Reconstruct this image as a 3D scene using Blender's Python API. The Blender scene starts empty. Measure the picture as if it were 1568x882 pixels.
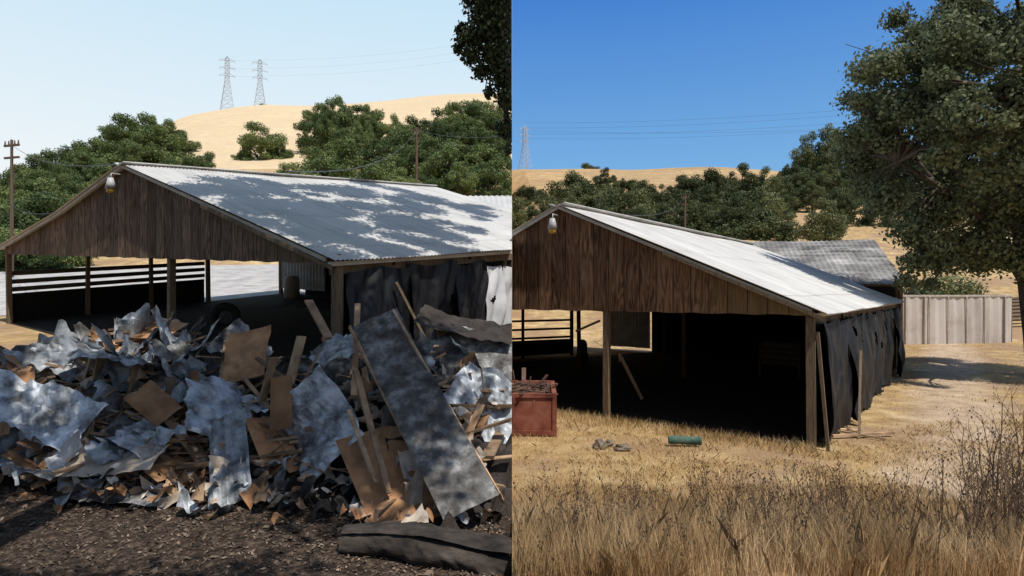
import bpy, bmesh, math, random
import numpy as np
from mathutils import Vector, Matrix, Euler, noise as mn
random.seed(7); rng=np.random.default_rng(7)
sc=bpy.context.scene
CAMZ=3.1
# ------------------------------------------------------------------ helpers
def link(o): sc.collection.objects.link(o); return o
def empty(name,loc=(0,0,0),rz=0):
    e=bpy.data.objects.new(name,None); e.empty_display_size=.3; e.location=loc; e.rotation_euler=(0,0,rz); return link(e)
class MB:
    def __init__(s): s.v=[]; s.f=[]; s.n=0
    def add(s,v,f):
        s.v.extend([tuple(a) for a in v]); s.f.extend([tuple(i+s.n for i in q) for q in f]); s.n+=len(v)
    def beam(s,p,q,w,h=None,up=(0,0,1)):
        h=h or w; p=Vector(p); q=Vector(q); d=(q-p).normalized(); u=Vector(up)
        if abs(d.dot(u))>.98: u=Vector((1,0,0)) if abs(d.x)<.9 else Vector((0,1,0))
        a=d.cross(u).normalized()*w/2; b=d.cross(a).normalized()*h/2
        vs=[p-a-b,p+a-b,p+a+b,p-a+b,q-a-b,q+a-b,q+a+b,q-a+b]
        s.add(vs,[(0,1,2,3),(7,6,5,4),(0,4,5,1),(1,5,6,2),(2,6,7,3),(3,7,4,0)])
    def tube(s,pts,rad,n=8,cap=True):
        vs=[];fs=[]
        for i,p in enumerate(pts):
            p=Vector(p); a=Vector(pts[max(i-1,0)]); b=Vector(pts[min(i+1,len(pts)-1)]); d=(b-a).normalized()
            u=Vector((0,0,1)) if abs(d.z)<.9 else Vector((1,0,0))
            x=d.cross(u).normalized(); y=d.cross(x)
            for k in range(n):
                t=2*math.pi*k/n; vs.append(p+(x*math.cos(t)+y*math.sin(t))*rad[i])
        for i in range(len(pts)-1):
            for k in range(n):
                k2=(k+1)%n; fs.append((i*n+k,i*n+k2,(i+1)*n+k2,(i+1)*n+k))
        if cap: fs.append(tuple(range(n))[::-1]); fs.append(tuple(range((len(pts)-1)*n,len(pts)*n)))
        s.add(vs,fs)
    def obj(s,name,mat,parent=None,smooth=False,warp=None):
        v=[warp(Vector(p)) for p in s.v] if warp else s.v
        me=bpy.data.meshes.new(name); me.from_pydata([tuple(p) for p in v],[],s.f); me.materials.append(mat)
        if smooth: me.polygons.foreach_set('use_smooth',[True]*len(me.polygons))
        me.update(); o=bpy.data.objects.new(name,me); link(o)
        if parent: o.parent=parent
        return o
def npmesh(name,V,k,mats,parent=None):
    n=len(V)//k; me=bpy.data.meshes.new(name)
    me.vertices.add(len(V)); me.vertices.foreach_set('co',np.ascontiguousarray(V,dtype=np.float32).ravel())
    me.loops.add(n*k); me.loops.foreach_set('vertex_index',np.arange(n*k,dtype=np.int32))
    me.polygons.add(n); me.polygons.foreach_set('loop_start',np.arange(0,n*k,k,dtype=np.int32))
    me.update(calc_edges=True)
    me.materials.append(mats)
    return me
# ------------------------------------------------------------------ materials
def newmat(name):
    m=bpy.data.materials.new(name); m.use_nodes=True; nt=m.node_tree; b=nt.nodes['Principled BSDF']; return m,nt,b
def ramp(nt,fac,stops):
    r=nt.nodes.new('ShaderNodeValToRGB'); e=r.color_ramp.elements
    while len(e)<len(stops): e.new(.5)
    for i,(p,c) in enumerate(stops): e[i].position=p; e[i].color=(*c,1)
    nt.links.new(fac,r.inputs[0]); return r.outputs[0]
def noise(nt,scale,detail=5,stretch=(1,1,1),world=False,rough=.6,dist=0):
    if world:
        g=nt.nodes.new('ShaderNodeNewGeometry'); src=g.outputs['Position']
    else:
        g=nt.nodes.new('ShaderNodeTexCoord'); src=g.outputs['Object']
    mp=nt.nodes.new('ShaderNodeMapping'); mp.inputs['Scale'].default_value=stretch
    nt.links.new(src,mp.inputs[0])
    n=nt.nodes.new('ShaderNodeTexNoise'); n.inputs['Scale'].default_value=scale; n.inputs['Detail'].default_value=detail
    n.inputs['Roughness'].default_value=rough; n.inputs['Distortion'].default_value=dist
    nt.links.new(mp.outputs[0],n.inputs['Vector']); return n.outputs['Fac']
def math_(nt,op,a,b=None,c=None):
    m=nt.nodes.new('ShaderNodeMath'); m.operation=op
    for i,x in enumerate((a,b,c)):
        if x is None: continue
        if isinstance(x,(int,float)): m.inputs[i].default_value=x
        else: nt.links.new(x,m.inputs[i])
    return m.outputs[0]
def mixc(nt,fac,a,b,mode='MIX'):
    m=nt.nodes.new('ShaderNodeMix'); m.data_type='RGBA'; m.blend_type=mode
    for s,x in ((0,fac),(6,a),(7,b)):
        if isinstance(x,(int,float)): m.inputs[s].default_value=x
        elif isinstance(x,tuple): m.inputs[s].default_value=(*x,1)
        else: nt.links.new(x,m.inputs[s])
    return m.outputs[2]
def scale_(nt,c,v):
    p=nt.nodes.new('ShaderNodeVectorMath'); p.operation='SCALE'; nt.links.new(c,p.inputs[0])
    if isinstance(v,(int,float)): p.inputs[3].default_value=v
    else: nt.links.new(v,p.inputs[3])
    return p.outputs[0]
def bump(nt,b,h,strength=.5,dist=.02):
    n=nt.nodes.new('ShaderNodeBump'); n.inputs['Strength'].default_value=strength; n.inputs['Distance'].default_value=dist
    nt.links.new(h,n.inputs['Height']); nt.links.new(n.outputs[0],b.inputs['Normal'])
def nmat(name,stops,scale=5,detail=6,stretch=(1,1,1),rough=.8,metal=0,bmp=.3,bd=.01,world=False,island=0,spec=.3,dirt=None):
    m,nt,b=newmat(name); f=noise(nt,scale,detail,stretch,world)
    col=ramp(nt,f,stops)
    if island:
        g=nt.nodes.new('ShaderNodeNewGeometry')
        col=scale_(nt,col,math_(nt,'MULTIPLY_ADD',g.outputs['Random Per Island'],island,1-island/2))
    if dirt:
        d=ramp(nt,noise(nt,dirt[0],8,world=world,rough=.7),[(dirt[1],(0,0,0)),(dirt[1]+.14,(dirt[2],)*3)])
        col=mixc(nt,d,col,dirt[3])
    nt.links.new(col,b.inputs['Base Color'])
    b.inputs['Roughness'].default_value=rough; b.inputs['Metallic'].default_value=metal
    b.inputs['Specular IOR Level'].default_value=spec
    if bmp: bump(nt,b,f,bmp,bd)
    return m
def siding(name,dark,light,edge,pitch=.4):
    m,nt,b=newmat(name)
    tc=nt.nodes.new('ShaderNodeTexCoord'); sx=nt.nodes.new('ShaderNodeSeparateXYZ'); nt.links.new(tc.outputs['Object'],sx.inputs[0])
    bd=math_(nt,'FLOOR',math_(nt,'DIVIDE',sx.outputs[0],pitch))
    wn=nt.nodes.new('ShaderNodeTexWhiteNoise'); wn.noise_dimensions='1D'; nt.links.new(bd,wn.inputs['W'])
    mp=nt.nodes.new('ShaderNodeMapping'); nt.links.new(tc.outputs['Object'],mp.inputs[0]); mp.inputs['Scale'].default_value=(3.4,1,.5)
    cb=nt.nodes.new('ShaderNodeCombineXYZ'); nt.links.new(math_(nt,'MULTIPLY',wn.outputs['Value'],37.),cb.inputs[1]); nt.links.new(math_(nt,'MULTIPLY',wn.outputs['Value'],11.),cb.inputs[2])
    ad=nt.nodes.new('ShaderNodeVectorMath'); nt.links.new(mp.outputs[0],ad.inputs[0]); nt.links.new(cb.outputs[0],ad.inputs[1])
    n=nt.nodes.new('ShaderNodeTexNoise'); n.inputs['Scale'].default_value=1.; n.inputs['Detail'].default_value=2.; nt.links.new(ad.outputs[0],n.inputs['Vector'])
    rings=math_(nt,'SINE',math_(nt,'MULTIPLY',n.outputs['Fac'],62.))
    r01=math_(nt,'MULTIPLY_ADD',rings,.5,.5)
    amt=ramp(nt,noise(nt,.9,3),[(.38,(.10,.10,.10)),(.62,(.38,.38,.38))])
    fine=noise(nt,1,6,(26,26,1.6))
    f=math_(nt,'ADD',math_(nt,'MULTIPLY',math_(nt,'SUBTRACT',r01,.5),amt),math_(nt,'MULTIPLY_ADD',fine,1.1,-.05))
    col=ramp(nt,f,[(.25,dark),(.5,tuple(a*.55+c*.45 for a,c in zip(dark,light))),(.8,light)])
    v=math_(nt,'MULTIPLY_ADD',wn.outputs['Value'],.55,.72)
    weather=math_(nt,'MULTIPLY_ADD',noise(nt,.7,5),1.2,.45)
    col=scale_(nt,col,math_(nt,'MULTIPLY',v,weather))
    e=math_(nt,'MULTIPLY_ADD',sx.outputs[0],.4,1.1)
    cl=nt.nodes.new('ShaderNodeClamp'); nt.links.new(e,cl.inputs[0])
    col2=mixc(nt,math_(nt,'MULTIPLY',cl.outputs[0],.5),col,edge)
    fr=math_(nt,'FRACT',math_(nt,'DIVIDE',sx.outputs[0],pitch))
    g=math_(nt,'LESS_THAN',fr,.05)
    col3=mixc(nt,math_(nt,'MULTIPLY',g,.8),col2,(.012,.009,.007))
    nt.links.new(col3,b.inputs['Base Color']); b.inputs['Roughness'].default_value=.85; b.inputs['Specular IOR Level'].default_value=.15
    h=math_(nt,'SUBTRACT',math_(nt,'MULTIPLY',f,.3),g); bump(nt,b,h,.6,.012)
    return m
def roofmat(name,stops,amp,rough=.55):
    m,nt,b=newmat(name)
    tc=nt.nodes.new('ShaderNodeTexCoord'); sx=nt.nodes.new('ShaderNodeSeparateXYZ'); nt.links.new(tc.outputs['Object'],sx.inputs[0])
    wn=nt.nodes.new('ShaderNodeTexWhiteNoise'); wn.noise_dimensions='1D'; nt.links.new(math_(nt,'FLOOR',math_(nt,'DIVIDE',sx.outputs[1],.82)),wn.inputs['W'])
    n=noise(nt,1,8,(.5,5,.5)); n2=noise(nt,.8,8)
    f=math_(nt,'ADD',math_(nt,'MULTIPLY',n,.5),math_(nt,'MULTIPLY',n2,.5))
    col=scale_(nt,ramp(nt,f,stops),math_(nt,'MULTIPLY_ADD',wn.outputs['Value'],amp,1-amp/2))
    lap=math_(nt,'LESS_THAN',math_(nt,'FRACT',math_(nt,'MULTIPLY_ADD',sx.outputs[0],.43,.2)),.012)
    col=mixc(nt,math_(nt,'MULTIPLY',lap,.5),col,(.1,.09,.08))
    nt.links.new(col,b.inputs['Base Color']); b.inputs['Roughness'].default_value=rough; b.inputs['Metallic'].default_value=.1; b.inputs['Specular IOR Level'].default_value=.3
    return m
def leafmat(name,a,bcol,trans=.25,lo=.55,hi=.75):
    m,nt,b=newmat(name)
    g=nt.nodes.new('ShaderNodeNewGeometry'); n=noise(nt,.16,3,world=True)
    f=math_(nt,'ADD',math_(nt,'MULTIPLY',g.outputs['Random Per Island'],.45),math_(nt,'MULTIPLY',n,.7))
    col=ramp(nt,f,[(.2,a),(.85,bcol)])
    oi=nt.nodes.new('ShaderNodeObjectInfo')
    col=scale_(nt,col,math_(nt,'MULTIPLY_ADD',oi.outputs['Random'],hi,lo))
    hs=nt.nodes.new('ShaderNodeHueSaturation'); nt.links.new(col,hs.inputs['Color']); nt.links.new(math_(nt,'MULTIPLY_ADD',oi.outputs['Random'],-.04,.52),hs.inputs['Hue']); col=hs.outputs[0]
    nt.links.new(col,b.inputs['Base Color']); b.inputs['Roughness'].default_value=.6
    b.inputs['Specular IOR Level'].default_value=.2
    t=nt.nodes.new('ShaderNodeBsdfTranslucent'); nt.links.new(col,t.inputs[0])
    mx=nt.nodes.new('ShaderNodeMixShader'); mx.inputs[0].default_value=trans
    nt.links.new(b.outputs[0],mx.inputs[1]); nt.links.new(t.outputs[0],mx.inputs[2]); nt.links.new(mx.outputs[0],nt.nodes['Material Output'].inputs[0])
    return m
M_side=siding('weathered_siding',(.06,.030,.018),(.29,.165,.092),(.27,.2,.09))
M_sideL=siding('weathered_siding_grey',(.05,.034,.025),(.25,.17,.12),(.2,.16,.085))
M_roof=roofmat('galvanised_roof',[(.32,(.36,.35,.34)),(.5,(.52,.51,.49)),(.68,(.60,.59,.57))],.10)
M_roof_shade=roofmat('old_roof_oak_shade',[(.38,(.06,.055,.05)),(.5,(.2,.19,.18)),(.64,(.42,.40,.38))],.3,.7)  # darker blotchy grey paints the oak's dappled shade onto the old roof
M_trim=nmat('pale_trim',[(.3,(.35,.31,.26)),(.7,(.55,.5,.43))],3,6,rough=.8)
M_post=nmat('old_post_wood',[(.3,(.08,.055,.035)),(.7,(.22,.16,.1))],6,6,(6,6,.6),.85)
M_rail=nmat('dark_rail_wood',[(.3,(.03,.022,.016)),(.7,(.09,.07,.05))],6,6,(6,6,.6),.85)
M_dark=nmat('shaded_interior_boards',[(.3,(.006,.005,.004)),(.7,(.016,.013,.01))],3,5,(4,4,.5),.95)  # near-black colour carries the deep shade inside the barn
M_floor=nmat('shaded_barn_dirt',[(.3,(.010,.008,.006)),(.7,(.025,.02,.015))],3,7,rough=1,bmp=.6,bd=.04)  # dirt floor coloured near-black to hold the interior shade
M_tarp=nmat('black_tarp',[(.35,(.006,.006,.007)),(.6,(.013,.013,.015)),(.8,(.05,.05,.053))],1.1,8,(1,1,.6),.5,0,.4,.03,spec=.3,dirt=(1.3,.56,.5,(.10,.095,.09)))
M_white=nmat('white_plastic',[(.3,(.42,.43,.45)),(.7,(.68,.69,.7))],2,5,rough=.4)
M_panel=nmat('grey_panel',[(.25,(.34,.30,.27)),(.55,(.52,.47,.43)),(.8,(.6,.56,.52))],.9,7,(1,1,.35),.65,.0,.15,dirt=(.7,.5,.4,(.3,.22,.17)))
M_rust=nmat('rusty_steel',[(.3,(.09,.025,.017)),(.5,(.21,.065,.04)),(.75,(.30,.13,.09))],2.8,9,rough=.9)
M_scrap=nmat('scrap_dark',[(.3,(.04,.02,.014)),(.7,(.2,.12,.09))],4,6,island=.8)
M_bark=nmat('bark',[(.3,(.03,.022,.016)),(.7,(.11,.085,.065))],3,8,(3,3,.6),.95,0,1,.04)
M_galv=nmat('mottled_sheet_metal',[(.34,(.06,.058,.055)),(.44,(.2,.21,.22)),(.56,(.42,.45,.48)),(.72,(.62,.65,.68))],3.4,11,rough=.45,metal=.1,bmp=.8,bd=.03,island=.8,dirt=(2.2,.54,.7,(.085,.065,.05)))
M_galv2=nmat('dirty_sheet_metal',[(.35,(.035,.03,.027)),(.5,(.13,.125,.12)),(.68,(.38,.38,.37))],4.5,11,rough=.65,metal=.05,bmp=.8,bd=.03,island=.6,dirt=(5,.52,.75,(.05,.04,.03)))
M_ply=nmat('plywood_scrap',[(.3,(.2,.095,.048)),(.6,(.43,.235,.115)),(.8,(.55,.37,.22))],2,8,(1,1,1),.85,0,.4,.01,island=.8,dirt=(2.2,.54,.6,(.09,.055,.037)))
M_plank=nmat('broken_planks',[(.3,(.15,.09,.055)),(.6,(.42,.28,.17)),(.8,(.6,.47,.33))],3,7,rough=.85,island=1.3,dirt=(2.5,.54,.6,(.07,.05,.035)))
M_insul=nmat('plaster_scraps',[(.3,(.34,.26,.18)),(.6,(.6,.52,.43)),(.8,(.74,.7,.64))],4,6,rough=.9,island=.7)
M_tar_shade=nmat('tar_paper_gap_shade',[(.3,(.012,.010,.009)),(.7,(.055,.042,.035))],3,8,rough=.85,island=.6,bmp=.8,bd=.05)  # tar paper, also used as painted gap shade on the pile core
M_steel=nmat('hazed_tower_steel',[(.3,(.38,.42,.47)),(.7,(.46,.5,.55))],1,2,rough=.6,bmp=0)  # pale bluish tone puts distance haze into the steel colour
M_pole=nmat('pole_wood',[(.3,(.07,.045,.03)),(.7,(.16,.11,.08))],3,4,(4,4,.3))
M_wire=nmat('wire',[(.3,(.05,.06,.07)),(.7,(.09,.1,.11))],1,1,bmp=0)
M_green=nmat('green_tube',[(.3,(.03,.075,.06)),(.7,(.085,.16,.13))],5,5,dirt=(6,.5,.5,(.2,.17,.12)))
M_rock=nmat('grey_rock',[(.3,(.08,.065,.05)),(.7,(.25,.2,.15))],5,7,bmp=.8)
M_tire=nmat('tire_rubber',[(.3,(.012,.012,.012)),(.7,(.03,.03,.03))],5,4)
M_lamp=nmat('lamp_metal',[(.3,(.35,.36,.37)),(.7,(.5,.5,.5))],5,3,rough=.4,bmp=0)
M_amber=nmat('amber_glass',[(.3,(.5,.3,.05)),(.7,(.6,.4,.1))],5,3,rough=.2,bmp=0)
M_road=nmat('pale_gravel',[(.3,(.24,.23,.22)),(.5,(.4,.38,.36)),(.7,(.52,.48,.44))],1.2,9,world=True,bmp=.4)
M_straw=nmat('dry_grass_blades',[(.3,(.38,.25,.11)),(.5,(.57,.40,.19)),(.75,(.76,.60,.35))],.9,6,world=True,rough=.7,bmp=0,island=.9)
M_straw2=nmat('tall_dry_grass_blades',[(.3,(.24,.145,.07)),(.5,(.48,.33,.17)),(.75,(.74,.56,.34))],.7,6,world=True,rough=.7,bmp=0,island=1.1)
M_weed=nmat('dead_weed',[(.3,(.035,.022,.015)),(.5,(.08,.052,.034)),(.7,(.17,.115,.073))],1.2,3,world=True,bmp=0,island=.9)
M_leafL=leafmat('oak_leaves_green',(.022,.042,.018),(.21,.27,.09))
M_leafR=leafmat('oak_leaves_olive',(.022,.038,.018),(.18,.20,.08))
M_leafN=leafmat('oak_leaves_near',(.035,.05,.024),(.22,.235,.12),.25,.95,.0)
M_leafD=leafmat('oak_leaves_dark',(.02,.03,.018),(.08,.1,.05),.1,.9,.0)
def groundmat():
    m,nt,b=newmat('ground_mix')
    n1=noise(nt,.045,6,world=True); n2=noise(nt,1.6,9,world=True); n3=noise(nt,14,8,world=True); n4=noise(nt,.35,6,world=True)
    g1=ramp(nt,n2,[(.28,(.32,.205,.10)),(.5,(.54,.385,.195)),(.72,(.70,.55,.33))])
    g2=ramp(nt,n1,[(.35,(.68,.64,.58)),(.7,(1,1,1))])
    gold=mixc(nt,1.,g1,g2,'MULTIPLY')
    gold=mixc(nt,ramp(nt,n4,[(.46,(0,0,0)),(.58,(.85,.85,.85))]),gold,(.31,.205,.125))
    g=nt.nodes.new('ShaderNodeNewGeometry'); sp=nt.nodes.new('ShaderNodeSeparateXYZ'); nt.links.new(g.outputs['Position'],sp.inputs[0])
    tr=math_(nt,'ABSOLUTE',math_(nt,'SUBTRACT',math_(nt,'SUBTRACT',sp.outputs[0],math_(nt,'MULTIPLY',sp.outputs[1],.70)),math_(nt,'MULTIPLY_ADD',n4,3.0,-1.2)))
    trf=nt.nodes.new('ShaderNodeMapRange'); nt.links.new(tr,trf.inputs[0]); trf.inputs[1].default_value=1.5; trf.inputs[2].default_value=.6
    ylim=math_(nt,'LESS_THAN',sp.outputs[1],40.)
    gold=mixc(nt,math_(nt,'MULTIPLY',math_(nt,'MULTIPLY',trf.outputs[0],ylim),.85),gold,ramp(nt,n2,[(.3,(.36,.26,.18)),(.7,(.6,.47,.34))]))
    soil=ramp(nt,n3,[(.3,(.022,.016,.012)),(.52,(.06,.042,.032)),(.72,(.17,.125,.092))])
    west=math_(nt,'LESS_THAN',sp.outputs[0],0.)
    far_haze=math_(nt,'MULTIPLY',west,math_(nt,'GREATER_THAN',sp.outputs[1],120.))
    gold=mixc(nt,math_(nt,'MULTIPLY',far_haze,.5),gold,(.80,.66,.45))  # haze over the far west hill painted in as paler grass
    near=math_(nt,'LESS_THAN',math_(nt,'ADD',sp.outputs[1],math_(nt,'MULTIPLY',n2,3)),15.)
    col=mixc(nt,math_(nt,'MULTIPLY',west,near),gold,soil)
    nt.links.new(col,b.inputs['Base Color']); b.inputs['Roughness'].default_value=1; b.inputs['Specular IOR Level'].default_value=.1
    bump(nt,b,math_(nt,'ADD',n2,math_(nt,'MULTIPLY',n3,.5)),.9,.12); return m
M_ground=groundmat()
# ------------------------------------------------------------------ terrain
crL=[(-900,20),(-332,68),(-280,85),(-232,104),(-211,115),(-184,120),(-162,122),(-137,121),(-95,124),(-60,127.5),(-18,129.5),(1,130.5)]
crR=[(-1,81.2),(36,80.6),(75,80.5),(117,82.2),(138,82.5),(172,79.5),(218,68),(330,55),(900,30)]
def lerp(t,x): return float(np.interp(x,[a for a,_ in t],[b for _,b in t]))
def hz(x,y,west):
    if west:
        f=float(np.interp(x/max(y,1),[-.9,-.58],[.1,1]))
        if y<5: z=.305+.3*(5-y)
        elif y<50: z=-.24+.109*y
        else: z=-.24+.109*min(y,50)+(.109*(.4+.6*f)+.2*f)*(min(y,150)-50)
        z=min(z,3.5) if y<0 else z
        if y>150:
            t=min((y-150)/250,1); c=lerp(crL,x*400/max(y,1)); s=t*(1.25-.25*t) if t<1 else 1
            z=z+(c-z)*s
    else:
        z=.2*max(0,9-y) if y>-1 else 2.0
        if y>38: z=.24*(min(y,110)-38)* (1 if x>4 else .8+.05*x)
        if y>110:
            z0=z; t=min((y-110)/290,1); c=lerp(crR,x*400/max(y,1)); z=z0+(c-z0)*(t*(1.2-.2*t))
    if y>400: z-= (y-400)*.25
    return z
ys=sorted(set([-60,-20,-5,-1,0,2,4,4.5,5,6,7,8,9,10,12,14,17,20,25,30,38,44,50]+list(range(56,150,8))+[110,150]+list(range(160,400,15))+[400,404,412,430,470,550,800]))
xw=[-900,-600]+list(range(-400,-60,12))+list(range(-60,0,5)); xe=[-x for x in xw][::-1]
mb=MB()
cols=[(x,True) for x in xw]+[(-0.0005,True),(0.0005,False)]+[(x,False) for x in xe]
V=[(x,y,hz(x,y,w)+ (0 if abs(y)<60 else (math.sin(x*.07+y*.03)+math.sin(x*.031-y*.05))*.5*(y/400 if y<395 else .4))) for y in ys for x,w in cols]
nc=len(cols); F=[(j*nc+i,j*nc+i+1,(j+1)*nc+i+1,(j+1)*nc+i) for j in range(len(ys)-1) for i in range(nc-1)]
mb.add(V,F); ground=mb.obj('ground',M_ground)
mb=MB(); vs=[];fs=[]
for j,y in enumerate([22,26,30,36,42,49.5]):
    for i,x in enumerate([-40,-30,-22,-15,-9,-5]): vs.append((x,y+.15*(x+20),0))
vs=[(x,y,hz(x,y,True)+.02) for x,y,_ in vs]
for j in range(5):
    for i in range(5): fs.append((j*6+i,j*6+i+1,(j+1)*6+i+1,(j+1)*6+i))
mb.add(vs,fs); mb.obj('gravel_road',M_road)
CL=[] # (obj, west?)
# ------------------------------------------------------------------ barns
def corr(mb,pf0,pf1,pb0,pb1,pitch=.1,amp=.012,rows=6):
    pf0,pf1,pb0,pb1=map(Vector,(pf0,pf1,pb0,pb1)); L=(pb0-pf0).length; n=int(L/pitch*4)
    nn=(pf1-pf0).cross(pb0-pf0).normalized()
    if nn.z<0: nn=-nn
    vs=[];fs=[]
    for i in range(n+1):
        u=i/n
        for j in range(rows+1):
            t=j/rows; p=pf0.lerp(pf1,t).lerp(pb0.lerp(pb1,t),u)
            o=amp*(1,0.0,-1,0.0)[i%4]; sag=.008*math.sin(t*40+u*9)+.012*math.sin(u*L*1.1+t*3)
            e=.03*mn.noise((math.floor(u*L/.8)*3.7,t*2,0)) if j==rows else 0
            vs.append(p+nn*(o+sag)+(pf1-pf0).normalized()*e)
    r=rows+1
    for i in range(n):
        for j in range(rows): fs.append((i*r+j,i*r+j+1,(i+1)*r+j+1,(i+1)*r+j))
    mb.add(vs,fs)
def barn(west,X0,Y0,z0,ang,slope,prof,bottom,depth,posts,sidemat):
    e=empty('barn',(X0,Y0,z0),-ang); gy=-math.sin(ang); uy=math.cos(ang)
    warp=lambda p: Vector((p.x,p.y,p.z+slope*(gy*p.x+uy*p.y)))
    def fin(mb,name,mat,smooth=False):
        o=mb.obj(name,mat,e,smooth,warp); CL.append((o,west)); return o
    x0=prof[0][0]; x1=prof[-1][0]
    for nm,y in (('front_gable',0),('back_gable',depth)):
        mb=MB(); n=60
        xs=sorted(set([x1+(x0-x1)*i/n for i in range(n+1)]+[p[0] for p in prof]))
        px=[p[0] for p in prof][::-1]; pz=[p[1] for p in prof][::-1]
        vs=[]
        for x in xs:
            zt=np.interp(x,px,pz)-.03; zb=np.interp(x,[bottom[0][0],bottom[1][0]],[bottom[0][1],bottom[1][1]]); zb=min(zb,zt-.02)
            jit=.014*math.sin(x*7.3)
            vs+= [(x,y,zb+jit),(x,y,zt),(x,y+.04,zb+jit),(x,y+.04,zt)]
        fs=[]
        for i in range(len(xs)-1):
            a=i*4;b=a+4; fs+=[(a,b,b+1,a+1),(a+2,a+3,b+3,b+2),(a,a+2,b+2,b),(a+1,b+1,b+3,a+3)]
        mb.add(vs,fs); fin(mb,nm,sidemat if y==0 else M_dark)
    mb=MB()
    for a,b in zip(prof[:-1],prof[1:]):
        hi,lo=(a,b) if a[1]>b[1] else (b,a)
        ox=.28 if lo is prof[0] or lo is prof[-1] else 0
        sl=(lo[1]-hi[1])/(lo[0]-hi[0]); lx=lo[0]+math.copysign(ox,lo[0]-hi[0])
        lo2=(lx,hi[1]+sl*(lx-hi[0]))
        corr(mb,(hi[0],-.22,hi[1]+.03),(lo2[0],-.22,lo2[1]+.03),(hi[0],depth+.2,hi[1]+.03),(lo2[0],depth+.2,lo2[1]+.03))
    fin(mb,'roof',M_roof)
    mb=MB(); R=max(prof,key=lambda p:p[1])
    mb.beam((R[0]-.12,-.24,R[1]+.015),(R[0]-.12,depth+.2,R[1]+.015),.26,.02,(0.35,0,1)); mb.beam((R[0]+.12,-.24,R[1]+.02),(R[0]+.12,depth+.2,R[1]+.02),.26,.02,(-.35,0,1))
    fin(mb,'ridge_cap',M_roof)
    mb=MB()
    for a,b in zip(prof[:-1],prof[1:]):
        mb.beam((a[0],-.16,a[1]-.035),(b[0],-.16,b[1]-.035),.035,.07)
    mb.beam((x0+.12,-.2,prof[0][1]-.11),(x0+.12,depth,prof[0][1]-.11),.04,.08)
    fin(mb,'rake_boards',M_trim)
    mb=MB(); a=R; b=prof[0]
    t=.48; m_=(a[0]+(b[0]-a[0])*t,-.2,a[1]+(b[1]-a[1])*t-.085); mb.beam(m_,(b[0]+.2,-.2,b[1]-.165),.04,.07)
    for (x,y,w) in posts:
        zt=np.interp(x,px,pz)-.12 if y>0 else max(bottom[1][1],2.4)
        mb.beam((x,y+.12,-.15),(x+random.uniform(-.05,.05),y+.12+random.uniform(-.03,.03),zt),w)
    mb.beam((x1,.14,bottom[0][1]+.08),(x0,.14,bottom[1][1]+.1),.06,.14)
    mb.beam((-.02,0,2.5),(-.02,depth,2.5),.08,.16)
    fin(mb,'posts',M_post)
    mb=MB()
    for y in np.arange(1.5,depth,2.4):
        for a,b in zip(prof[:-1],prof[1:]): mb.beam((a[0],y,a[1]-.14),(b[0],y,b[1]-.14),.07,.18)
    fin(mb,'rafters',M_dark)
    mb=MB(); x=R[0]-.0; z=R[1]-.35
    mb.tube([(x,-.12,z+.1),(x,-.4,z+.12),(x,-.42,z)],[.02]*3,6); mb.tube([(x,-.42,z+.02),(x,-.42,z-.1),(x,-.42,z-.24)],[.06,.09,.12],12)
    fin(mb,'yard_lamp',M_lamp,True)
    mb=MB(); mb.tube([(x,-.42,z-.24),(x,-.42,z-.33),(x,-.42,z-.36)],[.1,.09,.03],12); fin(mb,'lamp_glass',M_amber,True)
    return e,fin
def tarp(fin,segs,seed,name='tarp',mat=None,bulge=.12,rag=1,hole=.62):
    r=random.Random(seed); mb=MB()
    for (ya,yb,zt,zb) in segs:
        n=int((yb-ya)/.05)+2; m=36; vs=[];fs=[]; o=r.uniform(0,50)
        for i in range(n+1):
            y=ya+(yb-ya)*i/n
            for j in range(m+1):
                t=j/m
                f=mn.noise((y*.8+o,t*.9,o))*.26*(.3+t)+abs(mn.noise((y*2.3+t*1.2+o,t*1.2,3)))*.20+mn.noise((y*6+t*2.5,t*3+o,9))*.04
                x=.10+max(-.06,f)+bulge*math.sin(t*2.6)*.6
                sagtop=.10*abs(math.sin((y-ya)*2.4+o))*(1-t)**2; rg=rag*(.18*abs(mn.noise((y*1.3+o,0,1)))+.05*mn.noise((y*9,o,2)))
                z=zt-sagtop+(zb+rg-zt)*t
                vs.append((x,y+.10*mn.noise((t*3+o,y*2,5)),z))
        for i in range(n):
            for j in range(m):
                if mn.noise((i*.1+o,j*.1,7))>hole: continue
                fs.append((i*(m+1)+j,i*(m+1)+j+1,(i+1)*(m+1)+j+1,(i+1)*(m+1)+j))
        mb.add(vs,fs)
    return fin(mb,name,mat or M_tarp,True)
angR=math.radians(36.87)
profR=[(0.05,2.74),(-5.7,5.2),(-11.4,2.75),(-16,2.45)]
eR,finR=barn(False,5.8,12.0,0,angR,0,profR,((-16,2.58),(0,2.62)),16,
  [(0,0,.15),(-4.5,0,.14),(0,3.3,.12),(0,6.6,.12),(0,9.9,.12),(0,13,.12),(0,15.8,.12),(-10,8,.12),(-9,14,.12),(-5.7,8,.14)],M_side)
tarp(finR,[(.25,3.0,2.5,.02),(2.9,6.4,2.5,.05),(6.3,9.8,2.48,.05),(9.7,12.8,2.48,.02),(12.7,15.8,2.46,.02)],3,bulge=.24)
def xwall(mb,x,ya,yb,za,zb,th=.04): mb.beam((x,ya,(za+zb)/2),(x,yb,(za+zb)/2),th,zb-za)
mb=MB(); mb.beam((-10.4,15.9,1.15),(0,15.9,1.15),.05,2.3); mb.beam((-10.4,15.9,2.9),(0,15.9,2.9),.05,.75); mb.beam((-7.3,15.9,2.4),(0,15.9,2.4),.05,.25);mb.beam((-10.4,15.9,2.4),(-8.2,15.9,2.4),.05,.25)
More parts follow.
